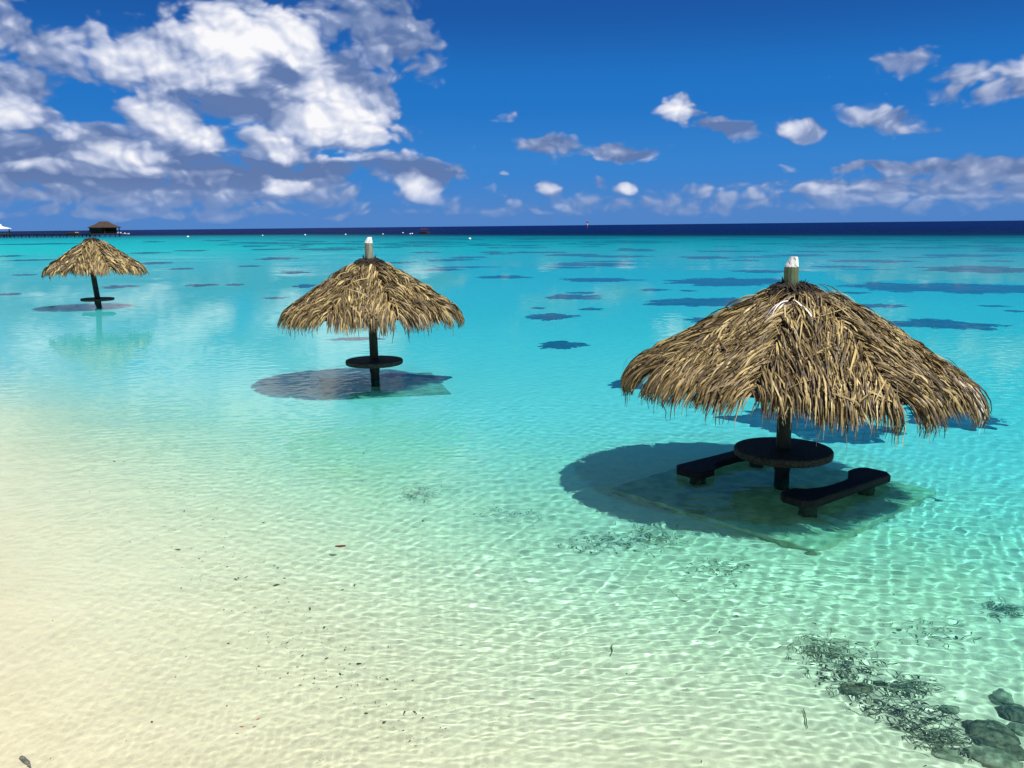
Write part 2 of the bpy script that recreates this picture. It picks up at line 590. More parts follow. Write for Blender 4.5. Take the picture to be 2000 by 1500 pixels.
# ripples the sheet is too coarse to carry, far out
nz = t.noise(t.vec('MULTIPLY', pos, (0.5, 1.0, 1.0)), 3.5, 3, 0.6, out=1)
nz2 = t.noise(t.vec('MULTIPLY', pos, (0.25, 0.6, 1.0)), 0.5, 3, 0.6, out=1)
nn = t.vec('ADD', t.vec('SUBTRACT', nz, (.5, .5, .5)), t.vec('SUBTRACT', nz2, (.5, .5, .5)))
amp = t.ramp(dist, 40, 300, 0.0, 2.2)
nn = t.vec('MULTIPLY', nn, t.comb(amp, amp, 0.0))
nrm = t.vec('NORMALIZE', t.vec('ADD', gp.outputs['Normal'], nn))
refr = t.n('ShaderNodeBsdfRefraction')
refr.inputs['Roughness'].default_value = 0.0
refr.inputs['IOR'].default_value = 1.333
t.put(refr.inputs['Color'], tint)
scat = t.n('ShaderNodeBsdfDiffuse')
t.put(scat.inputs['Color'], t.mix(t.ramp(D, 1.3, 7.5, smooth=False), (0.008, 0.48, 0.66), (0.0, 0.009, 0.058)))
sf = t.math('SUBTRACT', 1.0, t.math('POWER', math.exp(-0.11), t.math('MAXIMUM', t.math('SUBTRACT', D, 0.15), 0.0)))
body = t.mixs(sf, refr.outputs[0], scat.outputs[0])
gl = t.n('ShaderNodeBsdfGlossy')
t.put(gl.inputs['Roughness'], t.ramp(dist, 20, 300, 0.0, 0.22))
t.put(gl.inputs['Normal'], nrm)
fr = t.n('ShaderNodeFresnel')
fr.inputs['IOR'].default_value = 1.333
t.put(fr.inputs['Normal'], nrm)
# wind-roughened sea far out mirrors far less sky than a flat sheet would
frf = t.math('MULTIPLY', fr.outputs[0], t.ramp(dist, 16, 160, 0.82, 0.13))
surf = t.mixs(frf, body, gl.outputs[0])
o_ = t.n('ShaderNodeOutputMaterial')
t.put(o_.inputs[0], surf)
water.data.materials.append(m)

# sea bed ------------------------------------------------------------
brows = np.concatenate([np.linspace(0.3, 2.5, 10)[:-1], 2.5 * 1.007 ** np.arange(0, 900)])
brows = brows[brows < 1200]
brows = np.concatenate([brows, brows[-1] * 1.05 ** np.arange(1, 62)])
bcols = azimuths(0.006)


def bz(X, Y, Rr):
    d = depth_at(X, Y)
    b = (fbm(X * 1.1, Y * 1.1, 41, 4) - 0.5) * 0.05 + (fbm(X * 6, Y * 6, 43, 2) - 0.5) * 0.012 * np.clip(20 / Rr, 0, 1)
    return -d + b * np.clip(d * 4, 0.25, 1)


X, Y, Z = fan(brows, bcols, bz)
bed = sheet('seabed', X, Y, Z)
tag(bed, kind='structure')
bed.cycles.is_caustics_receiver = True
m = bpy.data.materials.new('coral_sand')
m.use_nodes = True
t = NT(m.node_tree)
gp = t.n('ShaderNodeNewGeometry')
pos = gp.outputs['Position']
big = t.noise(pos, 0.35, 4, 0.6)
mid = t.noise(t.vec('MULTIPLY', pos, (1.0, 1.6, 1.0)), 1.6, 5, 0.65)
fine = t.noise(pos, 38.0, 4, 0.7)
col = t.mix(t.ramp(mid, 0.35, 0.72), (0.79, 0.655, 0.465), (0.72, 0.60, 0.42))
col = t.mix(t.ramp(big, 0.45, 0.75, 0, 0.5), col, (0.76, 0.67, 0.50))
mot = t.noise(pos, 9.0, 4, 0.65)
sx0 = t.n('ShaderNodeSeparateXYZ')
t.put(sx0.inputs[0], pos)
offs = t.math('MULTIPLY_ADD', sx0.outputs[0], 0.66, t.math('MULTIPLY', sx0.outputs[1], 0.75))
col = t.mix(t.math('MULTIPLY', t.ramp(mot, 0.45, 0.72, 0, 0.55), t.ramp(offs, 3.0, 7.0)), col, (0.36, 0.37, 0.22))
col = t.mix(t.ramp(fine, 0.56, 0.74, 0, 0.4), col, (0.30, 0.27, 0.18))
sx = t.n('ShaderNodeSeparateXYZ')
t.put(sx.inputs[0], pos)
off = t.math('MULTIPLY_ADD', sx.outputs[0], 0.45, t.math('MULTIPLY', sx.outputs[1], 0.90))
off = t.math('MULTIPLY_ADD', t.math('SUBTRACT', mid, 0.5), 4.0, off)
col = t.mix(t.ramp(off, 7.5, 13.5, 0, 0.9), col, (0.64, 0.665, 0.66))      # white coral sand away from the beach
b = t.n('ShaderNodeBsdfDiffuse')
t.put(b.inputs['Color'], col)
o_ = t.n('ShaderNodeOutputMaterial')
t.put(o_.inputs[0], b.outputs[0])
bed.data.materials.append(m)


def bed_z(x, y):
    return float(-depth_at(x, y))


# ------------------------------------------------------------------ materials for things
M = {}
M['pole'] = mat_simple('weathered_pole', (0.008, 0.013, 0.009), (0.018, 0.028, 0.018), 9, .7, .3, stretch=(3, 3, .4))
M['green_post'] = mat_simple('mossy_post', (0.05, 0.075, 0.035), (0.13, 0.17, 0.09), 7, .8, .4, stretch=(3, 3, .3))
M['grey_post'] = mat_simple('grey_post', (0.11, 0.12, 0.08), (0.30, 0.31, 0.23), 7, .8, .4, stretch=(3, 3, .3))
M['white_cap'] = mat_simple('whitened_top', (0.22, 0.23, 0.19), (0.74, 0.74, 0.71), 22, .8, .3, lo=.32, hi=.5)
M['stone'] = mat_simple('dark_stone', (0.012, 0.012, 0.010), (0.10, 0.09, 0.06), 45, .75, .5, lo=.35, hi=.75)
M['bench'] = mat_simple('dark_bench_stone', (0.014, 0.012, 0.010), (0.05, 0.042, 0.036), 60, .8, .5, lo=.4, hi=.8)
M['slab'] = mat_simple('algae_concrete', (0.29, 0.32, 0.18), (0.54, 0.55, 0.36), 5, .95, .4, lo=.3, hi=.7)
M['slab_old'] = mat_simple('overgrown_concrete', (0.20, 0.21, 0.12), (0.44, 0.43, 0.30), 5, .95, .4, lo=.3, hi=.7)
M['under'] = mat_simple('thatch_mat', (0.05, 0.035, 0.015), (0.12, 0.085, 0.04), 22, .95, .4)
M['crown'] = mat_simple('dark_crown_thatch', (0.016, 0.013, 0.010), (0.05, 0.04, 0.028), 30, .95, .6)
M['wood'] = mat_simple('dark_wood', (0.02, 0.014, 0.01), (0.06, 0.045, 0.035), 3, .8)
M['hutroof'] = mat_simple('brown_roof_thatch', (0.025, 0.015, 0.010), (0.06, 0.04, 0.028), 2.0, .95, stretch=(1, 1, 4))
M['white'] = mat_simple('white_paint', (0.7, 0.7, 0.7), (0.82, 0.82, 0.82), 3, .5)
M['greyroof'] = mat_simple('pale_grey_roof', (0.45, 0.47, 0.5), (0.62, 0.64, 0.66), 3, .6)
M['red'] = mat_simple('red_paint', (0.35, 0.03, 0.02), (0.5, 0.06, 0.04), 3, .5)
M['leafbrown'] = mat_simple('wet_brown_leaf', (0.04, 0.008, 0.006), (0.16, 0.03, 0.02), 30, .35)
M['leaforange'] = mat_simple('dry_orange_leaf', (0.30, 0.10, 0.02), (0.42, 0.17, 0.05), 30, .6)
M['leafpink'] = mat_simple('pale_dry_leaf', (0.45, 0.26, 0.18), (0.6, 0.38, 0.28), 30, .6)
M['weed'] = mat_simple('dark_seaweed', (0.03, 0.04, 0.022), (0.12, 0.13, 0.07), 20, .9)
M['weedpale'] = mat_simple('sparse_seaweed', (0.09, 0.11, 0.06), (0.22, 0.22, 0.13), 20, .9)
M['rock'] = mat_simple('reef_rock', (0.03, 0.035, 0.02), (0.22, 0.20, 0.12), 18, .95, .8)
M['rockpale'] = mat_simple('pale_reef_rock', (0.10, 0.11, 0.06), (0.34, 0.32, 0.22), 14, .95, .8)
m = bpy.data.materials.new('coral_growth')
m.use_nodes = True
t = NT(m.node_tree)
ed = t.n('ShaderNodeAttribute', attribute_name='rim').outputs['Fac']
pos = t.n('ShaderNodeNewGeometry').outputs['Position']
na_ = t.noise(pos, 3.2, 5, 0.65)
nb_ = t.noise(pos, 1.1, 4, 0.6)
cc = t.mix(t.ramp(nb_, .35, .65), (0.02, 0.02, 0.04), (0.10, 0.075, 0.12))
cc = t.mix(t.ramp(na_, .5, .75, 0, .5), cc, (0.22, 0.20, 0.20))
bare = t.ramp(t.math('ADD', na_, t.math('MULTIPLY_ADD', ed, 0.75, -0.62)), .52, .62)
cc = t.mix(bare, cc, (0.64, 0.665, 0.66))
b = t.n('ShaderNodeBsdfDiffuse')
t.put(b.inputs['Color'], cc)
o_ = t.n('ShaderNodeOutputMaterial')
t.put(o_.inputs[0], b.outputs[0])
M['coral'] = m
M['stick'] = mat_simple('grey_stick', (0.10, 0.09, 0.08), (0.26, 0.25, 0.23), 20, .9)

# thatch strands: one tone value per strand
m = bpy.data.materials.new('palm_thatch')
m.use_nodes = True
t = NT(m.node_tree)
tone = t.n('ShaderNodeAttribute', attribute_name='tone').outputs['Fac']
wht = t.n('ShaderNodeAttribute', attribute_name='bleach').outputs['Fac']
cr = t.n('ShaderNodeValToRGB')
cr.color_ramp.elements[0].position = 0.0
cr.color_ramp.elements[0].color = (0.04, 0.026, 0.012, 1)
for p_, c_ in ((0.22, (0.065, 0.044, 0.018)), (0.42, (0.15, 0.105, 0.042)), (0.65, (0.29, 0.21, 0.08)), (0.85, (0.45, 0.34, 0.125)), (1.0, (0.56, 0.46, 0.23))):
    e_ = cr.color_ramp.elements.new(p_) if p_ < 1 else cr.color_ramp.elements[-1]
    e_.color = (*c_, 1)
t.put(cr.inputs[0], tone)
co = t.n('ShaderNodeTexCoord').outputs['Object']
spk = t.noise(co, 60, 3, .6)
c_ = t.mix(t.ramp(spk, .35, .7, 0, .45), cr.outputs[0], (0.10, 0.07, 0.035))
c_ = t.mix(wht, c_, (0.8, 0.78, 0.76))
b = t.n('ShaderNodeBsdfPrincipled')
t.put(b.inputs['Base Color'], c_)
b.inputs['Roughness'].default_value = 0.55
b.inputs['Specular IOR Level'].default_value = 0.35
o_ = t.n('ShaderNodeOutputMaterial')
t.put(o_.inputs[0], b.outputs[0])
M['thatch'] = m


# ------------------------------------------------------------------ thatched umbrellas
def thatch_mesh(name, parent, prof, Rr, nstr, phase, seed, white=(), gap=None, nsec=8, width=0.008):
    """prof: list of (r, z) from the crown outwards and down; strands follow it with the leaflets
    of each frond diverging from its rib"""
    g = np.random.RandomState(seed)
    prof = np.array(prof)
    seg = np.hypot(*np.diff(prof, axis=0).T)
    arc = np.concatenate([[0], np.cumsum(seg)])
    Ltot = arc[-1]
    NSEG = 6
    V, Fc, T, W = [], [], [], []
    vb = 0
    s_rim = Ltot - 0.26
    for k in range(nstr):
        fringe = k < nstr * 0.15
        phi = g.uniform(0, 2 * math.pi)
        L = g.uniform(0.26, 0.52) * (Rr / 2.0)
        if fringe:
            s0 = s_rim - g.uniform(0.05, 0.38)
            L = g.uniform(0.36, 0.70)
        else:
            tier = math.sqrt(g.uniform(0.0, 1.0))
            s0 = 0.10 + tier * (s_rim - 0.22)
            s0 = 0.6 * s0 + 0.4 * (round(s0 / 0.23) * 0.23)     # rows of fronds
        u = ((phi - phase) / (2 * math.pi / nsec)) % 1.0 - 0.5
        sec = int(((phi - phase) / (2 * math.pi / nsec)) % nsec)
        skew = math.copysign(1, u) * (1 - 2 * abs(u)) ** 0.8 * 0.47 + g.normal(0, 0.15)
        if g.rand() < 0.10:
            skew += g.normal(0, 0.8)
        # fringe shorter between the fronds
        cut = 1.0
        nz_ = float(vnoise(np.array(phi * 5.0), np.array(seed * 1.7), seed))
        tipmax = Ltot + (nz_ - 0.45) * 0.22 * (Rr / 2) - 0.05 * (abs(u) * 2) ** 4
        if gap is not None:
            dg = abs((phi - gap[0] + math.pi) % (2 * math.pi) - math.pi)
            if dg < gap[1]:
                tipmax -= gap[2] * (1 - (dg / gap[1]) ** 2)
        if s0 + L > tipmax:
            L = tipmax - s0 - abs(g.normal(0, 0.10))
            if g.rand() < .2:
                L += g.uniform(0, .16)
        if L < 0.12:
            continue
        over = s0 + L > s_rim + .08
        if over and not fringe and g.rand() < .45:
            continue
        lift = abs(g.normal(0.0, 0.018)) + 0.006 + (0.012 if not fringe else 0)
        curl = g.normal(0, 0.02)
        w0 = width * g.choice([.5, .75, 1.0, 1.4]) * g.uniform(0.8, 1.2)
        if over:
            w0 = max(w0, width * g.uniform(.85, 1.35))
        roll = g.normal(0, 0.9)
        tn = float(np.clip(g.beta(1.3, 1.3) * 0.9 + 0.06 + 0.18 * (float(vnoise(np.array(phi * 3.0), np.array(s0 * 3), seed + 5)) - .5), 0.02, 1))
        if g.rand() < 0.16:
            tn *= 0.3
        bl = 0.0
        for (wp, ws, wr, wsr, wa) in white:
            dg = ((phi - wp + math.pi) % (2 * math.pi) - math.pi) / wr
            ds = (s0 + L * .5 - ws) / wsr
            if dg * dg + ds * ds < 1 and g.rand() < wa:
                bl = g.uniform(.5, 1)
        hang_out = g.normal(0, 0.03)
        pts = []
        for i in range(NSEG + 1):
            f = i / NSEG
            s = s0 + L * f
            r = np.interp(s, arc, prof[:, 0])
            z = np.interp(s, arc, prof[:, 1])
            if s > Ltot:
                z -= (s - Ltot)
            # slope normal
            r2 = np.interp(s + .02, arc, prof[:, 0])
            z2 = np.interp(s + .02, arc, prof[:, 1])
            tl = math.hypot(r2 - r, z2 - z) + 1e-6
            nr, nz2_ = -(z2 - z) / tl, (r2 - r) / tl
            bow = math.sin(math.pi * min(f * 1.1, 1)) * lift * 0.9 + lift * (1 - f * .6)
            past = max(0, s - s_rim)
            a = phi + skew * (L * f) * (1 if past <= 0 else 1 / (1 + past * 3)) / max(r, .35) + curl * f * f / max(r, .4)
            rr = r + nr * bow + hang_out * past * 2
            zz = z + nz2_ * bow + g.normal(0, .0015)
            pts.append(Vector((rr * math.cos(a), rr * math.sin(a), zz)))
        for i, p in enumerate(pts):
            f = i / NSEG
            d = (pts[min(i + 1, NSEG)] - pts[max(i - 1, 0)]).normalized()
            up = Vector((p.x, p.y, 0)).normalized() * .45 + Vector((0, 0, .9))
            side = d.cross(up).normalized()
            nrm = side.cross(d)
            rl = roll * (0.4 + f)
            sd = side * math.cos(rl) + nrm * math.sin(rl)
            nn_ = nrm * math.cos(rl) - side * math.sin(rl)
            ww = w0 * (1 - 0.75 * max(0, f - .45) / .55) * (0.7 + 0.3 * min(1, f * 4))
            V += [p - sd * ww, p + nn_ * ww * .25, p + sd * ww]
            T += [tn * (1 - 0.35 * f * f if fringe else 1)] * 3
            W += [bl] * 3
        for i in range(NSEG):
            q = vb + i * 3
            Fc += [(q, q + 1, q + 4, q + 3), (q + 1, q + 2, q + 5, q + 4)]
        vb += 3 * (NSEG + 1)
    o = mesh_obj(name, V, Fc, M['thatch'], parent)
    for nm, arr in (('tone', T), ('bleach', W)):
        a = o.data.attributes.new(nm, 'FLOAT', 'POINT')
        a.data.foreach_set('value', np.array(arr, np.float32))
    return o


def sc_prof(prof, kr, dz):
    return [(r * kr, z * 1.0 + dz) for r, z in prof]


PROF = [(0.09, 2.22), (0.24, 2.15), (0.42, 2.05), (0.62, 1.93), (0.93, 1.75), (1.30, 1.52), (1.58, 1.35), (1.72, 1.26), (1.82, 1.18), (1.91, 1.09), (1.97, 1.00)]


def umbrella(loc, label, prof, Rr, table_r, table_z, bedz, nstr, phase, seed, stub, lean=(0, 0), white=(), gap=None, width=.0076, pole_r=.082, shift=0.0, tilt=0.0):
    root = thing('thatched_umbrella', (loc[0], loc[1], bedz), label, 'beach umbrella', 'thatched umbrellas standing in the lagoon')
    z0 = -bedz
    lx, ly = lean
    apex = prof[0][1]

    def L(z):      # the pole's axis at height z above the water
        return (lx * z, ly * z, z + z0)
    can = thatch_mesh('thatch_canopy', root, [(r, z + z0) for r, z in prof], Rr, nstr, phase, seed, white, gap, width=width)
    ax, ay, _ = L(apex)
    can.location = (lx * (apex - .5) + shift, ly * (apex - .5), 0)
    can.rotation_euler = (0, tilt, 0)
    # woven mat under the strands, and the dark crown round the post
    mb = MB()
    pr = [(r, z) for r, z in prof if z > prof[-1][1] + .24]
    up = [(r * .985, z - .015) for r, z in pr]
    dn = [(max(r - .02, .06), z - .06) for r, z in pr][::-1]
    n = 64
    ring = up + dn + [up[0]]
    vs, fs = [], []
    for i, (r, z) in enumerate(ring[:-1]):
        for k in range(n):
            a = 2 * math.pi * k / n
            vs.append((r * math.cos(a), r * math.sin(a), z + z0))
    nr_ = len(ring) - 1
    for i in range(nr_):
        for k in range(n):
            fs.append((i * n + k, i * n + (k + 1) % n, ((i + 1) % nr_) * n + (k + 1) % n, ((i + 1) % nr_) * n + k))
    mb.add(vs, fs)
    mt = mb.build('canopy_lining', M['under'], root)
    mt.location = can.location
    mt.rotation_euler = can.rotation_euler
    # rafters under the canopy
    for k in range(8):
        a = phase + 2 * math.pi * (k + .5) / 8
        mb = MB()
        P = [(r * .97 * math.cos(a), r * .97 * math.sin(a), z - .085 + z0) for r, z in pr[1:]]
        mb.tube(P, .022, 6)
        rf = mb.build('rafter', M['pole'], root)
        rf.location = can.location
        rf.rotation_euler = can.rotation_euler
    mb = MB()
    mb.lathe([(.11, -.02), (.17, .0), (.23, -.03), (.29, -.075), (.24, -.09), (.12, -.08)][::-1], 40, (0, 0, prof[1][1] + .055 + z0), wob=.05)
    g = np.random.RandomState(seed + 9)
    for k in range(170 if nstr > 4000 else 90):
        a = g.uniform(0, 6.283)
        r0, r1 = g.uniform(.09, .17), g.uniform(.22, .34)
        b2 = a + g.normal(0, .35)
        zt = prof[1][1] + .075 + z0
        q = [(r0 * math.cos(a), r0 * math.sin(a), zt + g.uniform(-.01, .03)), (((r0 + r1) / 2) * math.cos((a + b2) / 2), ((r0 + r1) / 2) * math.sin((a + b2) / 2), zt - .01),
             (r1 * math.cos(b2), r1 * math.sin(b2), zt - .07 - g.uniform(0, .02))]
        mb.tube(q, [.007, .007, .003], 4, cap=False)
    for k in range(16):
        a = g.uniform(0, 6.283)
        zt = prof[1][1] + .06 + z0
        mb.tube([(.1 * math.cos(a), .1 * math.sin(a), zt), (.13 * math.cos(a), .13 * math.sin(a), zt + g.uniform(.05, .11))], [.012, .003], 4)
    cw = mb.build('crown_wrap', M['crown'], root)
    cw.location = (lx * apex + shift, ly * apex, 0)
    # pole
    mb = MB()
    zs = [bedz - .1, 0, .5, 1.0, 1.5, apex + .01]
    mb.tube([L(z) for z in zs], [pole_r * 1.06, pole_r * 1.03, pole_r, pole_r * .98, pole_r * .97, pole_r * .96], 20)
    mb.build('pole', M['pole'], root, smooth=True)
    if stub:
        ztop, mt_, capmat = stub
        mb = MB()
        rr_ = pole_r * 1.0
        zc = ztop - .11
        n = 14
        ringz = [apex - .12, apex + .06, zc]
        mb.tube([L(z) for z in ringz], [rr_ * 1.05, rr_ * 1.0, rr_ * .93], n, wob=.03)
        st = mb.build('post_stub', mt_, root)
        # chamfered pale tip
        vs, fs = [], []
        for z, sx, ins in ((zc + .001, 1.0, .93), (zc + .05, .98, .86), (ztop, .5, .62)):
            cx, cy, cz = L(z)
            for k in range(n):
                a = 2 * math.pi * k / n
                x = math.cos(a) * rr_ * ins
                y = math.sin(a) * rr_ * ins
                if ins < .8 and x < 0:
                    x *= .55
                vs.append((cx + x + (.012 if ins < .8 else 0), cy + y, cz - (0.03 if (z == zc + .05 and x < 0) else 0)))
        for i in range(2):
            for k in range(n):
                fs.append((i * n + k, i * n + (k + 1) % n, (i + 1) * n + (k + 1) % n, (i + 1) * n + k))
        fs.append(tuple(2 * n + k for k in range(n)))
        mesh_obj('post_tip', vs, fs, capmat, root)
    # table
    mb = MB()
    th = .095
    tr = table_r
    mb.lathe([(tr - .03, -th), (tr - .008, -th + .012), (tr, -th + .03), (tr, -.018), (tr - .01, -.004), (tr - .03, 0)], 72, (lx * table_z, ly * table_z, table_z + z0))
    mb.build('table_top', M['stone'], root)
    mb = MB()
    mb.tube([(lx * table_z, ly * table_z, table_z - th - .16 + z0), (lx * table_z, ly * table_z, table_z - th - .002 + z0)], [pole_r * 1.12, pole_r * 1.3], 20)
    mb.build('table_collar', M['pole'], root)
    return root


NEAR = (3.11, 9.71)
MID = (-2.63, 16.50)
LEFT = (-15.9, 33.6)
near_bed = bed_z(*NEAR)
umbrella(NEAR, 'largest and nearest thatched umbrella, over a round table with two benches in the water', [(r_ * .985, z_) for r_, z_ in PROF], 2.05, .55, .355, near_bed,
         24000, R(-90 - 8), 3, (2.53, M['green_post'], M['white_cap']),
         white=[(R(-128), .65, R(9), .22, .35), (R(-36), 2.0, R(7), .2, .35)], gap=(R(-124), R(22), .13), shift=.03, tilt=R(2.2))
mid_prof = [(r * .885, .40 + (z - .40) * 1.04 + .07 * min(r / 1.9, 1)) for r, z in PROF]
umbrella(MID, 'middle thatched umbrella with grey post tip, over a round table without benches above the water', mid_prof, 1.78, .545, .41, bed_z(*MID),
         12000, R(-90 + 2), 14, (2.72, M['grey_post'], M['white_cap']), lean=(-.01, 0), width=.010)
left_prof = [(r * .93, .30 + (z - .2) * 1.13) for r, z in PROF]
umbrella(LEFT, 'farthest thatched umbrella at the left with leaning pole and no post tip above its roof', left_prof, 2.0, .6, .33, bed_z(*LEFT),
         5500, R(-90 + 20), 25, None, lean=(-.085, 0), width=.020, pole_r=.1, shift=.18)

# ------------------------------------------------------------------ slab and benches of the near umbrella
A_SLAB = math.atan2(1.47, 1.68)


def slab(cx, cy, ztop, side, ang, label, mat='slab'):
    o = thing('concrete_slab', (cx, cy, ztop - .16), label, 'slab', rz=ang)
    mb = MB()
    h = side / 2
    out = []
    for (sx, sy) in ((-1, -1), (1, -1), (1, 1), (-1, 1)):
        pass
    n = 14
    for e in range(4):
        a0 = [(-h, -h), (h, -h), (h, h), (-h, h)][e]
        a1 = [(h, -h), (h, h), (-h, h), (-h, -h)][e]
        for k in range(n):
            f = k / n
            out.append((a0[0] * (1 - f) + a1[0] * f + random.uniform(-.008, .008), a0[1] * (1 - f) + a1[1] * f + random.uniform(-.008, .008)))
    mb.prism(out, 0, .16, .012)
    ob = mb.build('concrete_slab', M[mat])
    ob.location = o.location
    ob.rotation_euler = o.rotation_euler
    tag(ob, label, 'slab')
    bpy.data.objects.remove(o)
    return ob


slab(2.97, 9.64, -.39, 2.62, A_SLAB, 'square concrete slab on the seabed under the largest umbrella')
slab(MID[0] + .1, MID[1] + .1, -.56, 2.3, R(14), 'square concrete slab on the seabed under the middle umbrella', 'slab_old')


def bench_outline(L, wend, wmid, n=14):
    """long side straight and outward (-y), inner side hollowed (+y)"""
    pts = []
    h = L / 2
    c = .09
    pts += [(-h + c, -wend / 2), (-h * .5, -wend / 2 - .0), (0, -wend / 2 - .0), (h * .5, -wend / 2), (h - c, -wend / 2), (h, -wend / 2 + c)]
    pts += [(h - .01, wend / 2 - c * .9), (h - .06, wend / 2 - .02), (h - .14, wend / 2)]
    for k in range(n + 1):
        f = k / n
        x = (h - .30) * (1 - 2 * f)
        d = 1 - (2 * f - 1) ** 2
        pts.append((x, wend / 2 - (wend - wmid) * (d ** .55) - .006))
    pts += [(-h + .14, wend / 2), (-h + .06, wend / 2 - .02), (-h + .01, wend / 2 - c * .9), (-h, -wend / 2 + c)]
    return pts


def bench(cx, cy, ang, ztop, label, L=1.66):
    zb = -.39
    root = thing('curved_bench', (cx, cy, zb), label, 'bench', 'curved stone benches at the near table', rz=ang)
    mb = MB()
    mb.prism(bench_outline(L, .40, .20), ztop - .085 - zb, ztop - zb, .014)
    mb.build('seat', M['bench'], root)
    for sx in (-1, 1):
        mb = MB()
        mb.tube([(sx * .56, -.02, 0.0), (sx * .56, -.02, ztop - .086 - zb)], [.095, .09], 18)
        mb.build('leg', M['stone'], root)
    return root


A_B = R(37.7)
bench(3.53, 9.12, A_B, .11, 'right curved stone bench, in front of the round table of the nearest umbrella')
bench(2.64, 10.24, A_B + math.pi, .10, 'left curved stone bench, partly behind the round table of the nearest umbrella')
# sunken bench of the middle umbrella
bench_m = bench(MID[0] + .72, MID[1] + .55, R(160), -.10, 'bench just under the water to the right of the middle umbrella', 1.5)

# ------------------------------------------------------------------ coral patches on the lagoon floor
NB = 'dark coral patches on the lagoon floor'
PATCH = [  # px, py, full width, full height, label or None
    (1575, 716, 0, 0, None),
    (1580, 828, 300, 66, 'dark coral patch in clear water right behind the round table of the nearest umbrella'),
    (1850, 818, 170, 40, 'dark coral patch under the right eave of the nearest umbrella'),
    (1228, 752, 96, 24, 'small dark coral patch peeking out at the left eave of the nearest umbrella'),
    (1096, 674, 104, 16, 'ragged dark coral patch left of the nearest umbrella, closest one in open water'),
    (1070, 619, 106, 15, 'oval dark coral patch, second in the column left of the nearest umbrella'),
    (1115, 580, 112, 11, 'coral patch with a thin strip above it, above the oval patch'),
    (1135, 572, 60, 4, None), (1155, 604, 44, 6, None), (1050, 602, 30, 4, None),
    (1176, 547, 150, 10, 'long coral patch between the middle and nearest umbrellas'),
    (984, 541, 118, 6, 'thin coral patch right above the middle umbrella eave'),
    (1380, 590, 240, 18, 'long coral patch touching the left slope of the nearest thatch roof'),
    (1430, 551, 270, 18, 'longest coral patch, left of the post tip of the nearest umbrella'),
    (1280, 566, 60, 5, None), (1345, 568, 40, 3, None), (1390, 625, 90, 12, 'coral patch cut off by the left slope of the nearest thatch roof'),
    (1860, 563, 380, 22, 'large coral patch at the right edge, behind the nearest roof'),
    (1920, 526, 230, 16, 'dark coral patch at the right edge above the large one'),
    (1832, 633, 190, 20, 'broad coral patch to the right of the nearest thatch roof'),
    (1720, 597, 110, 8, None), (1940, 598, 50, 4, None), (1665, 572, 60, 4, None), (1985, 608, 40, 4, None), (1760, 570, 50, 3, None),
    (1500, 530, 150, 6, 'thin dark coral patch just left of the nearest post tip'),
    (1700, 510, 160, 7, None), (1630, 521, 120, 4, None), (1150, 516, 190, 7, 'thin long coral patch in the middle distance below the horizon beacon'),
    (1090, 523, 60, 3, None), (1240, 489, 90, 6, None), (1200, 501, 150, 5, None), (1380, 503, 110, 7, None), (1420, 491, 150, 4, None),
    (1120, 498, 110, 5, None), (1050, 493, 130, 4, None), (970, 496, 60, 3, None), (950, 479, 80, 3, None), (1020, 480, 90, 3, None),
    (880, 508, 110, 5, None), (862, 527, 110, 5, None), (830, 493, 70, 3, None), (880, 474, 90, 3, None), (1560, 499, 140, 5, None), (1660, 491, 110, 4, None),
    (1800, 484, 150, 4, None), (1880, 499, 140, 5, None), (1960, 490, 90, 5, None), (1740, 476, 120, 3, None), (1290, 473, 90, 3, None), (1180, 473, 120, 2.5, None),
    (1500, 476, 90, 3, None), (1600, 482, 90, 3, None), (1950, 474, 100, 3, None), (1420, 468, 100, 2, None), (1700, 468, 120, 2, None),
    (545, 505, 90, 6, 'thin coral patch above and left of the middle thatch roof'), (575, 532, 60, 6, None), (595, 559, 50, 8, 'small coral patch by the left slope of the middle roof'),
    (640, 487, 150, 5, None), (530, 487, 90, 3, None), (610, 472, 60, 3, None), (700, 472, 80, 3, None), (760, 483, 60, 3, None), (780, 513, 60, 4, None),
    (395, 557, 60, 6, None), (460, 556, 36, 5, None), (235, 560, 66, 6, 'small coral patch right of the leaning pole of the farthest umbrella'), (355, 525, 50, 4, None), (305, 514, 60, 5, None),
    (290, 494, 70, 3, None), (370, 490, 60, 3, None), (60, 508, 90, 3, None), (20, 500, 50, 3, None), (50, 537, 40, 3, None), (15, 575, 50, 5, None), (60, 477, 160, 3, None),
    (300, 472, 50, 2.5, None), (420, 470, 60, 2.5, None), (490, 520, 50, 3, None), (700, 662, 120, 7, 'faint coral patch below the eave of the middle umbrella'),
    (536, 582, 50, 4, None),
]
for k in range(95):
    px = random.uniform(430, 1990)
    py = random.uniform(463, 486) if px > 700 else random.uniform(468, 484)
    if k % 4 == 0 and px > 900:
        py = random.uniform(486, 530)
    PATCH.append((px, py, random.uniform(30, 130), random.uniform(1.3, 2.8) * (1.5 if py > 486 else 1), None))


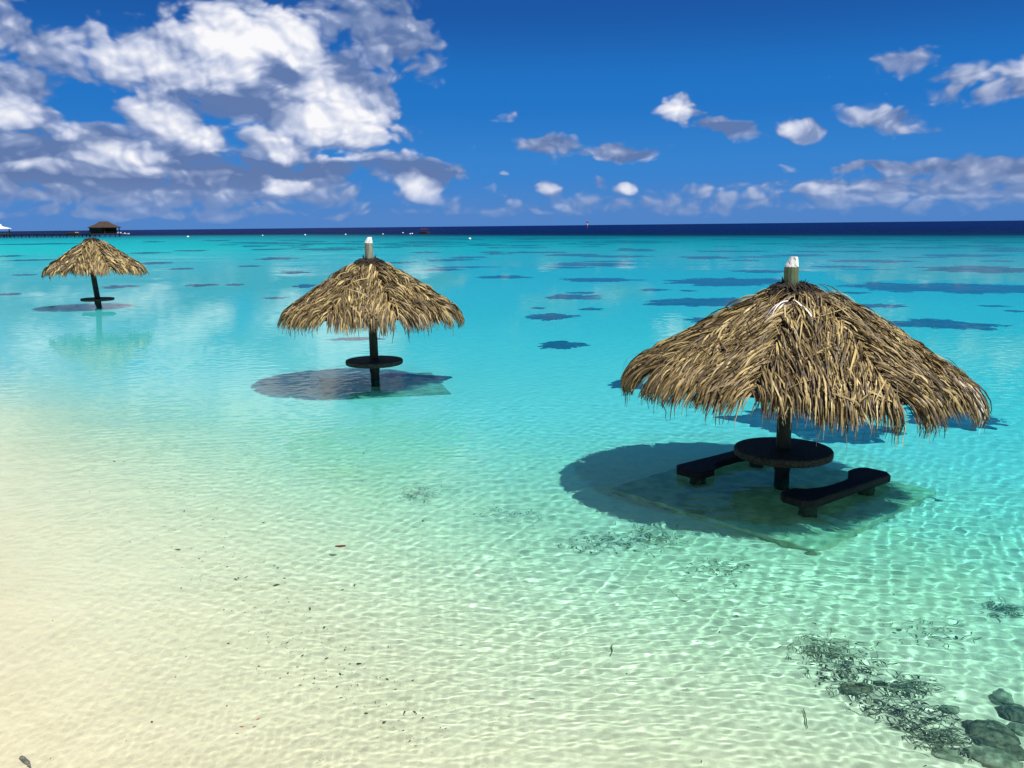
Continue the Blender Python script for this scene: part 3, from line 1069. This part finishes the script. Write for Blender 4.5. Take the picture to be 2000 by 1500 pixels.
def coral_patch(px, py, wpx, hpx, label):
    q, dd = on_bed(px, py)
    qa, _ = on_bed(px, py + hpx / 2, dd)
    qb, _ = on_bed(px, py - hpx / 2, dd)
    dv = np.array(qb) - np.array(qa)
    ly = np.linalg.norm(dv)
    rng = math.hypot(q[0], q[1])
    lx = wpx / F_PX * math.hypot(rng, CAM_H)
    ang = math.atan2(dv[1], dv[0]) - math.pi / 2
    nr, na = 7, 84
    hgt = min(.22, .09 + .02 * math.sqrt(lx * ly)) * (1.0 if dd > .9 else .5)
    sd = random.randint(0, 9999)
    vs, fs = [(0, 0, hgt)], []
    e_list = [0.0]
    for i in range(1, nr + 1):
        f = i / nr
        for k in range(na):
            a = 2 * math.pi * k / na
            e = 1 + .62 * (float(fbm(np.array(math.cos(a) * 2.6 + 5), np.array(math.sin(a) * 2.6 + 5), sd, 5)) - .5) * 2 + .12 * (float(vnoise(np.array(math.cos(a) * 11 + 20), np.array(math.sin(a) * 11 + 20), sd + 1)) - .5)
            x = f * e * lx / 2 * math.cos(a)
            y = f * e * ly / 2 * math.sin(a)
            e_list.append(f)
            bump = float(vnoise(np.array(x * 2.5), np.array(y * 2.5), sd + 3))
            vs.append((x, y, hgt * (1 - f ** 4) * (.55 + .9 * bump) - .03 * f ** 6))
    for k in range(na):
        fs.append((0, 1 + k, 1 + (k + 1) % na))
    for i in range(nr - 1):
        for k in range(na):
            fs.append((1 + i * na + k, 1 + (i + 1) * na + k, 1 + (i + 1) * na + (k + 1) % na, 1 + i * na + (k + 1) % na))
    o = mesh_obj('coral_patch', vs, fs, M['coral'])
    at_ = o.data.attributes.new('rim', 'FLOAT', 'POINT')
    at_.data.foreach_set('value', np.array(e_list, np.float32))
    o.location = (q[0], q[1], -dd)
    o.rotation_euler = (0, 0, ang)
    zone = ('above farthest umbrella' if px < 300 else 'between farthest and middle umbrellas' if px < 540 else 'above middle umbrella' if px < 860
            else 'between middle and nearest umbrellas' if px < 1230 else 'left of nearest post tip' if px < 1545 else 'right of nearest post tip' if px < 1780 else 'near right edge')
    size = 'hairline' if hpx < 1.8 else 'thin' if hpx < 4.5 else 'flat'
    size += ' short' if wpx < 60 else ' long' if wpx > 105 else ''
    row = 'nearest the horizon' if py < 478 else 'farther out' if py < 500 else 'at mid distance'
    tag(o, label, 'coral patch', NB)
    if not label:
        SHARED.setdefault((size, row, zone), []).append((px, o))
    return o


SHARED = {}
for p in PATCH:
    if p[2] > 0:
        coral_patch(*p)
ORD = ['leftmost', 'second-from-left', 'third-from-left', 'fourth-from-left', 'fifth-from-left', 'sixth-from-left', 'seventh-from-left', 'eighth-from-left', 'ninth-from-left', 'tenth-from-left', 'eleventh-from-left']
NUM = ['zero', 'one', 'two', 'three', 'four', 'five', 'six', 'seven', 'eight', 'nine', 'ten', 'eleven', 'twelve']
for (size, row, zone), lst in SHARED.items():
    lst.sort(key=lambda q_: q_[0])
    for i_, (_, o) in enumerate(lst):
        if len(lst) == 1:
            o['label'] = 'the only %s coral patch %s, %s' % (size, row, zone)
        else:
            w_ = 'rightmost' if i_ == len(lst) - 1 else ORD[i_]
            o['label'] = '%s of %s %s coral patches %s, %s' % (w_, NUM[min(len(lst), 12)], size, row, zone)


# ------------------------------------------------------------------ seaweed, rocks, litter in the shallows
def weed_clump(px, py, wpx, hpx, n, label, ln=.10, ang=-.5):
    q, dd = on_bed(px, py)
    qa, _ = on_bed(px, py + hpx / 2, dd)
    qb, _ = on_bed(px, py - hpx / 2, dd)
    ly = np.linalg.norm(np.array(qb) - np.array(qa))
    lx = wpx / F_PX * math.hypot(math.hypot(*q), CAM_H)
    mb = MB()
    g = np.random.RandomState(int(px + py))
    for k in range(n):
        u, v = np.clip(g.normal(0, .30, 2), -.55, .55)
        x, y = u * lx, v * ly
        a = ang + g.normal(0, .7)
        L = ln * g.uniform(.4, 1.3)
        z = .008 + abs(g.normal(0, .02))
        c = g.normal(0, .5)
        P = []
        for i in range(4):
            f = i / 3
            P.append((x + L * f * math.cos(a + c * f), y + L * f * math.sin(a + c * f), z + .03 * math.sin(f * 3) * g.uniform(.2, 1.4)))
        mb.tube(P, [.003, .004, .0032, .001], 3, cap=False)
    o = mb.build('seaweed_clump', M['weed'] if n > 200 else M['weedpale'])
    o.location = (q[0], q[1], -dd)
    return tag(o, label, 'seaweed', 'seaweed clumps in the shallows')


weed_clump(1655, 1320, 150, 110, 270, 'densest dark seaweed clump, left of the rocks in the lower right', ang=-.9)
weed_clump(1605, 1275, 70, 60, 120, 'thin upper end of the seaweed trail in the lower right', ang=-.9)
weed_clump(1775, 1400, 130, 80, 205, 'seaweed clump between the densest clump and the corner rocks', ang=-.8)
weed_clump(1770, 1340, 80, 30, 80, 'small seaweed streak right of the densest clump', ang=-.6)
weed_clump(1830, 1450, 90, 40, 110, 'seaweed strands in front of the dark corner rock', ang=-.6)
weed_clump(1955, 1192, 60, 24, 90, 'small lone seaweed clump at the right edge', ang=-.2)
weed_clump(1170, 1062, 150, 40, 150, 'seaweed litter below the shadow of the nearest umbrella', ang=-.4)
weed_clump(1270, 1050, 110, 46, 170, 'dark seaweed at the lower edge of the big round shadow', ang=-.4)
weed_clump(815, 965, 80, 36, 90, 'seaweed tuft left of the big round shadow', ang=-.5)
weed_clump(1005, 1010, 140, 30, 50, 'sparse seaweed strands between the tuft and the big shadow', ang=-.4)
weed_clump(1400, 1110, 130, 30, 60, 'sparse seaweed strands below the slab of the nearest umbrella', ang=-.4)
weed_clump(1810, 1235, 120, 40, 40, 'few seaweed strands above the right corner rocks', ang=-.3)


def rock(px, py, wpx, hk, mat, label, sd):
    q, dd = on_bed(px, py)
    lx = wpx / F_PX * math.hypot(math.hypot(*q), CAM_H) / 2
    g = np.random.RandomState(sd)
    nu, nv = 26, 14
    vs, fs = [], []
    for i in range(nv + 1):
        th = math.pi * i / nv
        for k in range(nu):
            a = 2 * math.pi * k / nu
            x, y, z = math.sin(th) * math.cos(a), math.sin(th) * math.sin(a), math.cos(th)
            r = 1 + .55 * (float(fbm(np.array(x * 1.7 + 4 + z), np.array(y * 1.7 + 4 - z), sd, 4)) - .5) + .12 * (float(vnoise(np.array(x * 6 + z * 5), np.array(y * 6 - z * 4), sd + 7)) - .5)
            vs.append((x * r * lx, y * r * lx * .8, z * r * lx * hk))
    for i in range(nv):
        for k in range(nu):
            fs.append((i * nu + k, (i + 1) * nu + k, (i + 1) * nu + (k + 1) % nu, i * nu + (k + 1) % nu))
    o = mesh_obj('reef_rock', vs, fs, mat, smooth=True)
    o.location = (q[0], q[1], -dd + lx * hk * .2)
    o.rotation_euler = (0, 0, g.uniform(0, 3))
    return tag(o, label, 'rock', 'reef rocks in the lower right shallows')


rock(1940, 1440, 95, .55, M['rock'], 'largest dark rock in the lower right corner of the shallows', 1)
rock(1985, 1395, 60, .6, M['rock'], 'dark rock at the right edge just above the largest corner rock', 2)
rock(1905, 1420, 40, .6, M['rock'], 'dark rock touching the upper left of the largest corner rock', 3)
rock(1965, 1470, 60, .5, M['rock'], 'dark rock below the largest corner rock', 4)
rock(1955, 1365, 42, .6, M['rockpale'], 'mossy rounded rock above the dark corner rocks', 5)
rock(1940, 1482, 80, .4, M['rockpale'], 'pale flat rock at the bottom edge near the right corner', 6)
rock(1855, 1385, 34, .4, M['rockpale'], 'pale small rock left of the corner rocks', 7)
rock(1690, 1345, 30, .5, M['rock'], 'dark stone inside the densest seaweed clump', 8)
rock(1660, 1350, 40, .45, M['rock'], 'long stone at the left end of the densest seaweed clump', 9)
rock(1720, 1335, 22, .5, M['rock'], 'small stone at the right end of the densest seaweed clump', 10)
rock(1745, 1340, 16, .5, M['rock'], 'tiny stone right of the densest seaweed clump', 11)
rock(1990, 1425, 40, .5, M['rockpale'], 'brownish rock at the right edge between dark rocks', 12)
rock(1848, 1475, 50, .35, M['rockpale'], 'pale sunken rock left of the bottom corner rocks', 13)

# stones and shell bits: uncountable litter
mb = MB()
g = np.random.RandomState(5)
for k in range(800):
    px, py = g.uniform(0, 2000), g.uniform(800, 1500)
    if g.rand() < .55:      # bands of litter
        f = g.rand()
        px, py = 230 + 560 * f + g.normal(0, 60), 880 + 560 * f + g.normal(0, 34)
    elif g.rand() < .5:
        f = g.rand()
        px, py = 700 + 1100 * f + g.normal(0, 40), 930 + 330 * f + g.normal(0, 30)
    q, dd = on_bed(px, py)
    z = -dd
    r = min(.0022 * math.exp(g.normal(0, .6)), .012) * (1 + .03 * math.hypot(*q))
    a, el = g.uniform(0, 3.14), g.uniform(1, 2.6)
    vs = []
    for i in range(6):
        b_ = 2 * math.pi * i / 6
        X_, Y_ = r * el * math.cos(b_), r * math.sin(b_)
        vs.append((q[0] + X_ * math.cos(a) - Y_ * math.sin(a), q[1] + X_ * math.sin(a) + Y_ * math.cos(a), z + .012))
    vs.append((q[0], q[1], z + .014 + r))
    mb.add(vs, [(i, (i + 1) % 6, 6) for i in range(6)] + [(5, 4, 3, 2, 1, 0)])
o = mb.build('shell_litter', M['weed'])
tag(o, 'dark shell bits and litter scattered over the sandy floor', 'litter', kind='stuff')


def leaf(px, py, L, W, mat, label, ang, z=.006, name='floating_leaf'):
    p = on_water(px, py)
    n = 12
    vs, fs = [], []
    for i in range(n + 1):
        f = i / n
        ww = W * math.sin(math.pi * (f * .92 + .05)) ** .7 / 2
        x = (f - .5) * L
        zc = .005 * (2 * f - 1) ** 2 * L / .1
        vs += [(x, -ww, zc + .010 * L / .1), (x, 0, zc), (x, ww, zc + .010 * L / .1)]
    for i in range(n):
        fs += [(i * 3, i * 3 + 3, i * 3 + 4, i * 3 + 1), (i * 3 + 1, i * 3 + 4, i * 3 + 5, i * 3 + 2)]
    m_ = len(vs)
    vs += [(x, y, z_ + .002) for x, y, z_ in vs]
    fs += [tuple(i + m_ for i in f[::-1]) for f in fs]
    o = mesh_obj(name, vs, fs, mat)
    o.location = (p[0], p[1], z)
    o.rotation_euler = (0, 0, ang)
    return tag(o, label, 'leaf', 'leaves floating on the water')


leaf(665, 1070, .095, .05, M['leafbrown'], 'curled dark red leaf floating alone in the middle of the shallows', .1)
leaf(504, 1407, .022, .011, M['leaforange'], 'small orange leaf, upper right of two near the bottom edge', .7)
leaf(472, 1422, .026, .012, M['leaforange'], 'small orange leaf, lower left of two near the bottom edge', -.2)
leaf(100, 600, .22, .10, M['leafpink'], 'pale pinkish leaf floating left of the farthest umbrella', .3)


def stick(p0, p1, rad, label, z=.02):
    (qa, da), (qb, db) = on_bed(*p0), on_bed(*p1)
    mb = MB()
    c = (qa + qb) / 2
    P = []
    for i in range(6):
        f = i / 5
        q = qa * (1 - f) + qb * f
        P.append((q[0] - c[0] + random.uniform(-1, 1) * rad * .5, q[1] - c[1] + random.uniform(-1, 1) * rad * .5, 0))
    mb.tube(P, [rad * .7, rad, rad, rad * .9, rad * .8, rad * .4], 8)
    o = mb.build('sunken_stick', M['stick'] if rad > .008 else M['weed'])
    o.location = (c[0], c[1], -(da + db) / 2 + z)
    return tag(o, label, 'stick', 'sticks lying on the sandy floor')


stick((40, 1480), (62, 1502), .014, 'thick grey stick in the bottom left corner')
stick((1568, 1388), (1576, 1420), .004, 'thin upright twig left of the densest seaweed clump')
stick((1190, 1285), (1198, 1262), .004, 'thin twig on the sand in the bottom middle')
stick((1780, 967), (1850, 980), .012, 'thin dark rod on the seabed right of the slab')
stick((1345, 1180), (1300, 1150), .003, 'faint twig on the sand below the slab')
q, dd = on_bed(645, 1099)

# ------------------------------------------------------------------ pier, huts, boats, buoys, beacon
PY = 463.4
pa, pb = on_water(-60, 465.0), on_water(186, PY)
pdir = (pb - pa)
plen = np.linalg.norm(pdir)
pang = math.atan2(pdir[1], pdir[0])


def pix_m(px, py=PY):
    p = on_water(px, py)
    return math.hypot(p[0], p[1]) / F_PX


pier = thing('pier', pa, 'long wooden pier on posts with a handrail, at the left horizon', 'pier', rz=pang)
mb = MB()
n = int(plen / 1.2)
for i in range(n):
    mb.box(((i + .5) * plen / n, 0, 1.42), (plen / n - .06, 1.9, .10))
mb.box((plen / 2, -.8, 1.27), (plen, .16, .2))
mb.box((plen / 2, .8, 1.27), (plen, .16, .2))
mb.build('deck', M['wood'], pier)
for side in (-.88, .88):
    mb = MB()
    mb.box((plen / 2, side, 2.62), (plen, .12, .12))
    mb.build('handrail', M['wood'], pier)
posts_px = [-45, -30, -15, 0, 14, 29, 44, 59, 74, 89, 103, 118, 131, 145, 160, 173]
for k, px in enumerate(posts_px):
    xx = (px + 60) / 246 * plen
    for side in (-.85, .85):
        mb = MB()
        top = 3.0 if px == 118 else 2.6
        mb.tube([(xx, side, -3.0), (xx, side, top)], [.19, .15], 8)
        mb.build('post', M['wood'], pier)


def hut(px0, px1, base_px, roof_mat, label, top, eave, deckz, ridge=.25, wall=True):
    p = on_water((px0 + px1) / 2, base_px)
    wid = (px1 - px0) * pix_m((px0 + px1) / 2, base_px)
    root = thing('overwater_hut', (p[0], p[1], 0), label, 'hut', 'huts on the pier', rz=math.atan2(p[1], p[0]) - math.pi / 2)
    dp = wid * .8
    mb = MB()
    mb.box((0, 0, deckz), (wid * .94, dp * .94, .22))
    mb.build('deck', M['wood'], root)
    hw, hd = wid / 2, dp / 2
    mb = MB()
    rg = wid * ridge / 2
    # hip roof with thickness and a sagging eave
    vs = [(-hw, -hd, eave), (hw, -hd, eave), (hw, hd, eave), (-hw, hd, eave),
          (-hw * .55, -hd * .55, eave + (top - eave) * .5), (hw * .55, -hd * .55, eave + (top - eave) * .5), (hw * .55, hd * .55, eave + (top - eave) * .5), (-hw * .55, hd * .55, eave + (top - eave) * .5),
          (-rg, 0, top), (rg, 0, top)]
    vs += [(x, y, z - .25) for x, y, z in vs[:4]]
    fs = [(0, 1, 5, 4), (1, 2, 6, 5), (2, 3, 7, 6), (3, 0, 4, 7), (4, 5, 9, 8), (5, 6, 9), (6, 7, 8, 9), (7, 4, 8), (0, 10, 11, 1), (1, 11, 12, 2), (2, 12, 13, 3), (3, 13, 10, 0), (13, 12, 11, 10)]
    mb.add(vs, fs)
    mb.build('roof', roof_mat, root)
    if wall:
        mb = MB()
        mb.box((-wid * .24, 0, (deckz + eave) / 2), (wid * .36, dp * .72, eave - deckz - .3))
        mb.box((wid * .12, dp * .3, (deckz + eave) / 2), (wid * .5, .2, eave - deckz - .3))
        mb.build('wall', M['wood'], root)
        mb = MB()
        for k in range(7):
            mb.box((wid * (-.02 + .07 * k), -dp * .42, deckz + .55), (.1, .1, 1.0))
        mb.box((wid * .2, -dp * .42, deckz + 1.05), (wid * .5, .12, .12))
        mb.build('railing', M['wood'], root)
        mb = MB()
        mb.box((wid * .12, -dp * .38, .55), (wid * .5, .6, .5))
        mb.build('lower_platform', M['white'], root)
    else:
        mb = MB()
        mb.box((0, -dp * .4, deckz + .5), (wid * .85, .12, .8))
        mb.build('railing', M['greyroof'], root)
    for sx in (-.44, -.3, -.16, 0, .15, .3, .44):
        for sy in (-.42, .42):
            up = eave if abs(sx) in (.44, 0) else deckz
            mb = MB()
            mb.tube([(sx * wid, sy * dp, -3), (sx * wid, sy * dp, up)], .16, 8)
            mb.build('post', M['wood'], root)
    return root


hut(179, 232, 463.2, M['hutroof'], 'brown thatched hut on stilts at the end of the pier', 6.5, 4.1, 1.35)
hut(-44, 14, 464.6, M['greyroof'], 'open pier shelter with pale grey roof, cut off by the left edge', 6.1, 4.1, 1.4, ridge=.5, wall=False)


def boat(px, py, L, hullmat, label, canopy=None, H=.9):
    p = on_water(px, py)
    root = thing('small_boat', (p[0], p[1], 0), label, 'boat', 'boats moored near the reef edge', rz=math.atan2(p[1], p[0]) - math.pi / 2)
    vs, fs = [], []
    n = 10
    for i in range(n + 1):
        f = i / n
        x = (f - .5) * L
        wd = L * .17 * (1 - max(0, (f - .55) / .45) ** 2.2) + .02
        sh = H * (1 + .35 * f ** 3)
        vs += [(x, -wd, sh), (x, -wd * .7, -.2), (x, wd * .7, -.2), (x, wd, sh), (x, wd * .85, sh - .25), (x, -wd * .85, sh - .25)]
    for i in range(n):
        for k in range(6):
            a, b_ = i * 6 + k, i * 6 + (k + 1) % 6
            fs.append((a, b_, b_ + 6, a + 6))
    fs += [(5, 4, 3, 2, 1, 0), tuple(n * 6 + k for k in range(6))]
    mesh_obj('hull', vs, fs, hullmat, root)
    if canopy:
        mb = MB()
        mb.box((-.02 * L, 0, H + 1.3), (L * .7, L * .3, .14))
        mb.build('canopy', canopy, root)
        for sx in (-.34, 0, .3):
            for sy in (-1, 1):
                mb = MB()
                mb.tube([(sx * L, sy * L * .135, H - .3), (sx * L, sy * L * .135, H + 1.24)], .07, 6)
                mb.build('canopy_post', M['wood'], root)
        mb = MB()
        mb.box((-.05 * L, 0, H + .1), (L * .5, L * .22, .7))
        mb.build('cargo', M['wood'], root)
    else:
        mb = MB()
        mb.box((-.1 * L, 0, H + .2), (L * .22, L * .2, .45), taper=.7)
        mb.build('windshield', M['white'], root)
        mb = MB()
        mb.box((-.52 * L, 0, H * .8), (.35, .4, .9))
        mb.build('outboard_motor', M['wood'], root)
    return root


boat(829, 456.6, 4.2, M['wood'], 'dark boat with a canopy on the horizon, right of the middle umbrella', M['red'], .7)
boat(232, 455.6, 4.5, M['white'], 'white motorboat beside the right side of the thatched hut', None, .8)
boat(245.5, 457.3, 5.0, M['white'], 'white motorboat in open water just right of the thatched hut', None, .5)
boat(143, 459.6, 8.0, M['wood'], 'dark boat moored behind the pier', M['wood'], 1.3)
boat(149, 459.2, 2.6, M['white'], 'small white boat behind the pier beside the dark one', None, 1.5)

BU = [(917.5, 467.5, .30, 'largest white buoy, right of the dark canopied boat'), (805, 457.2, .34, 'tiny white buoy just left of the canopied boat'), (801, 457.6, .3, 'second tiny white buoy left of the canopied boat'),
      (787, 455.4, .36, 'tiny far white buoy above the middle umbrella'), (748, 458, .3, 'tiny white buoy right above the middle post tip'), (675, 458.8, .34, 'tiny white buoy left of the middle post tip'),
      (596, 459.6, .36, 'tiny white buoy in line left of the middle umbrella'), (513, 460.6, .3, 'tiny white buoy farther left toward the pier'), (367, 463.4, .4, 'tiny white buoy nearest to the pier side')]
for px, py, r, lb in BU:
    p = on_water(px, py)
    root = thing('mooring_buoy', (p[0], p[1], 0), lb, 'buoy', 'white mooring buoys')
    mb = MB()
    mb.lathe([(r * .3, -r * .7), (r * .8, -r * .4), (r, 0), (r * .92, r * .45), (r * .6, r * .85), (r * .2, r)], 16, (0, 0, r * .25))
    mb.build('float', M['white'], root, smooth=True)
    mb = MB()
    mb.tube([(0, 0, r * 1.2), (0, 0, r * 1.6)], r * .12, 8)
    mb.build('mooring_ring', M['wood'], root)

p = on_water(1147, 444.5)
k_ = math.hypot(p[0], p[1]) / F_PX
bc = thing('channel_beacon', (p[0], p[1], 0), 'red and white channel beacon standing on the horizon', 'beacon')
for i, (z0, z1, rr_, mm, nm) in enumerate(((-4, 3.0, .55, 'red', 'pole_band'), (3.0, 4.6, .5, 'white', 'pole_band'), (4.6, 6.2, .5, 'red', 'pole_band'))):
    mb = MB()
    mb.tube([(0, 0, z0), (0, 0, z1)], [rr_ * 1.2, rr_], 12)
    mb.build(nm, M[mm], bc)
mb = MB()
mb.lathe([(.9, 6.2), (1.0, 6.4), (1.0, 6.5)], 16)
mb.build('gallery', M['wood'], bc)
mb = MB()
mb.lathe([(.15, 6.5), (.9, 7.2), (.15, 8.2)], 8)
mb.build('topmark', M['red'], bc)
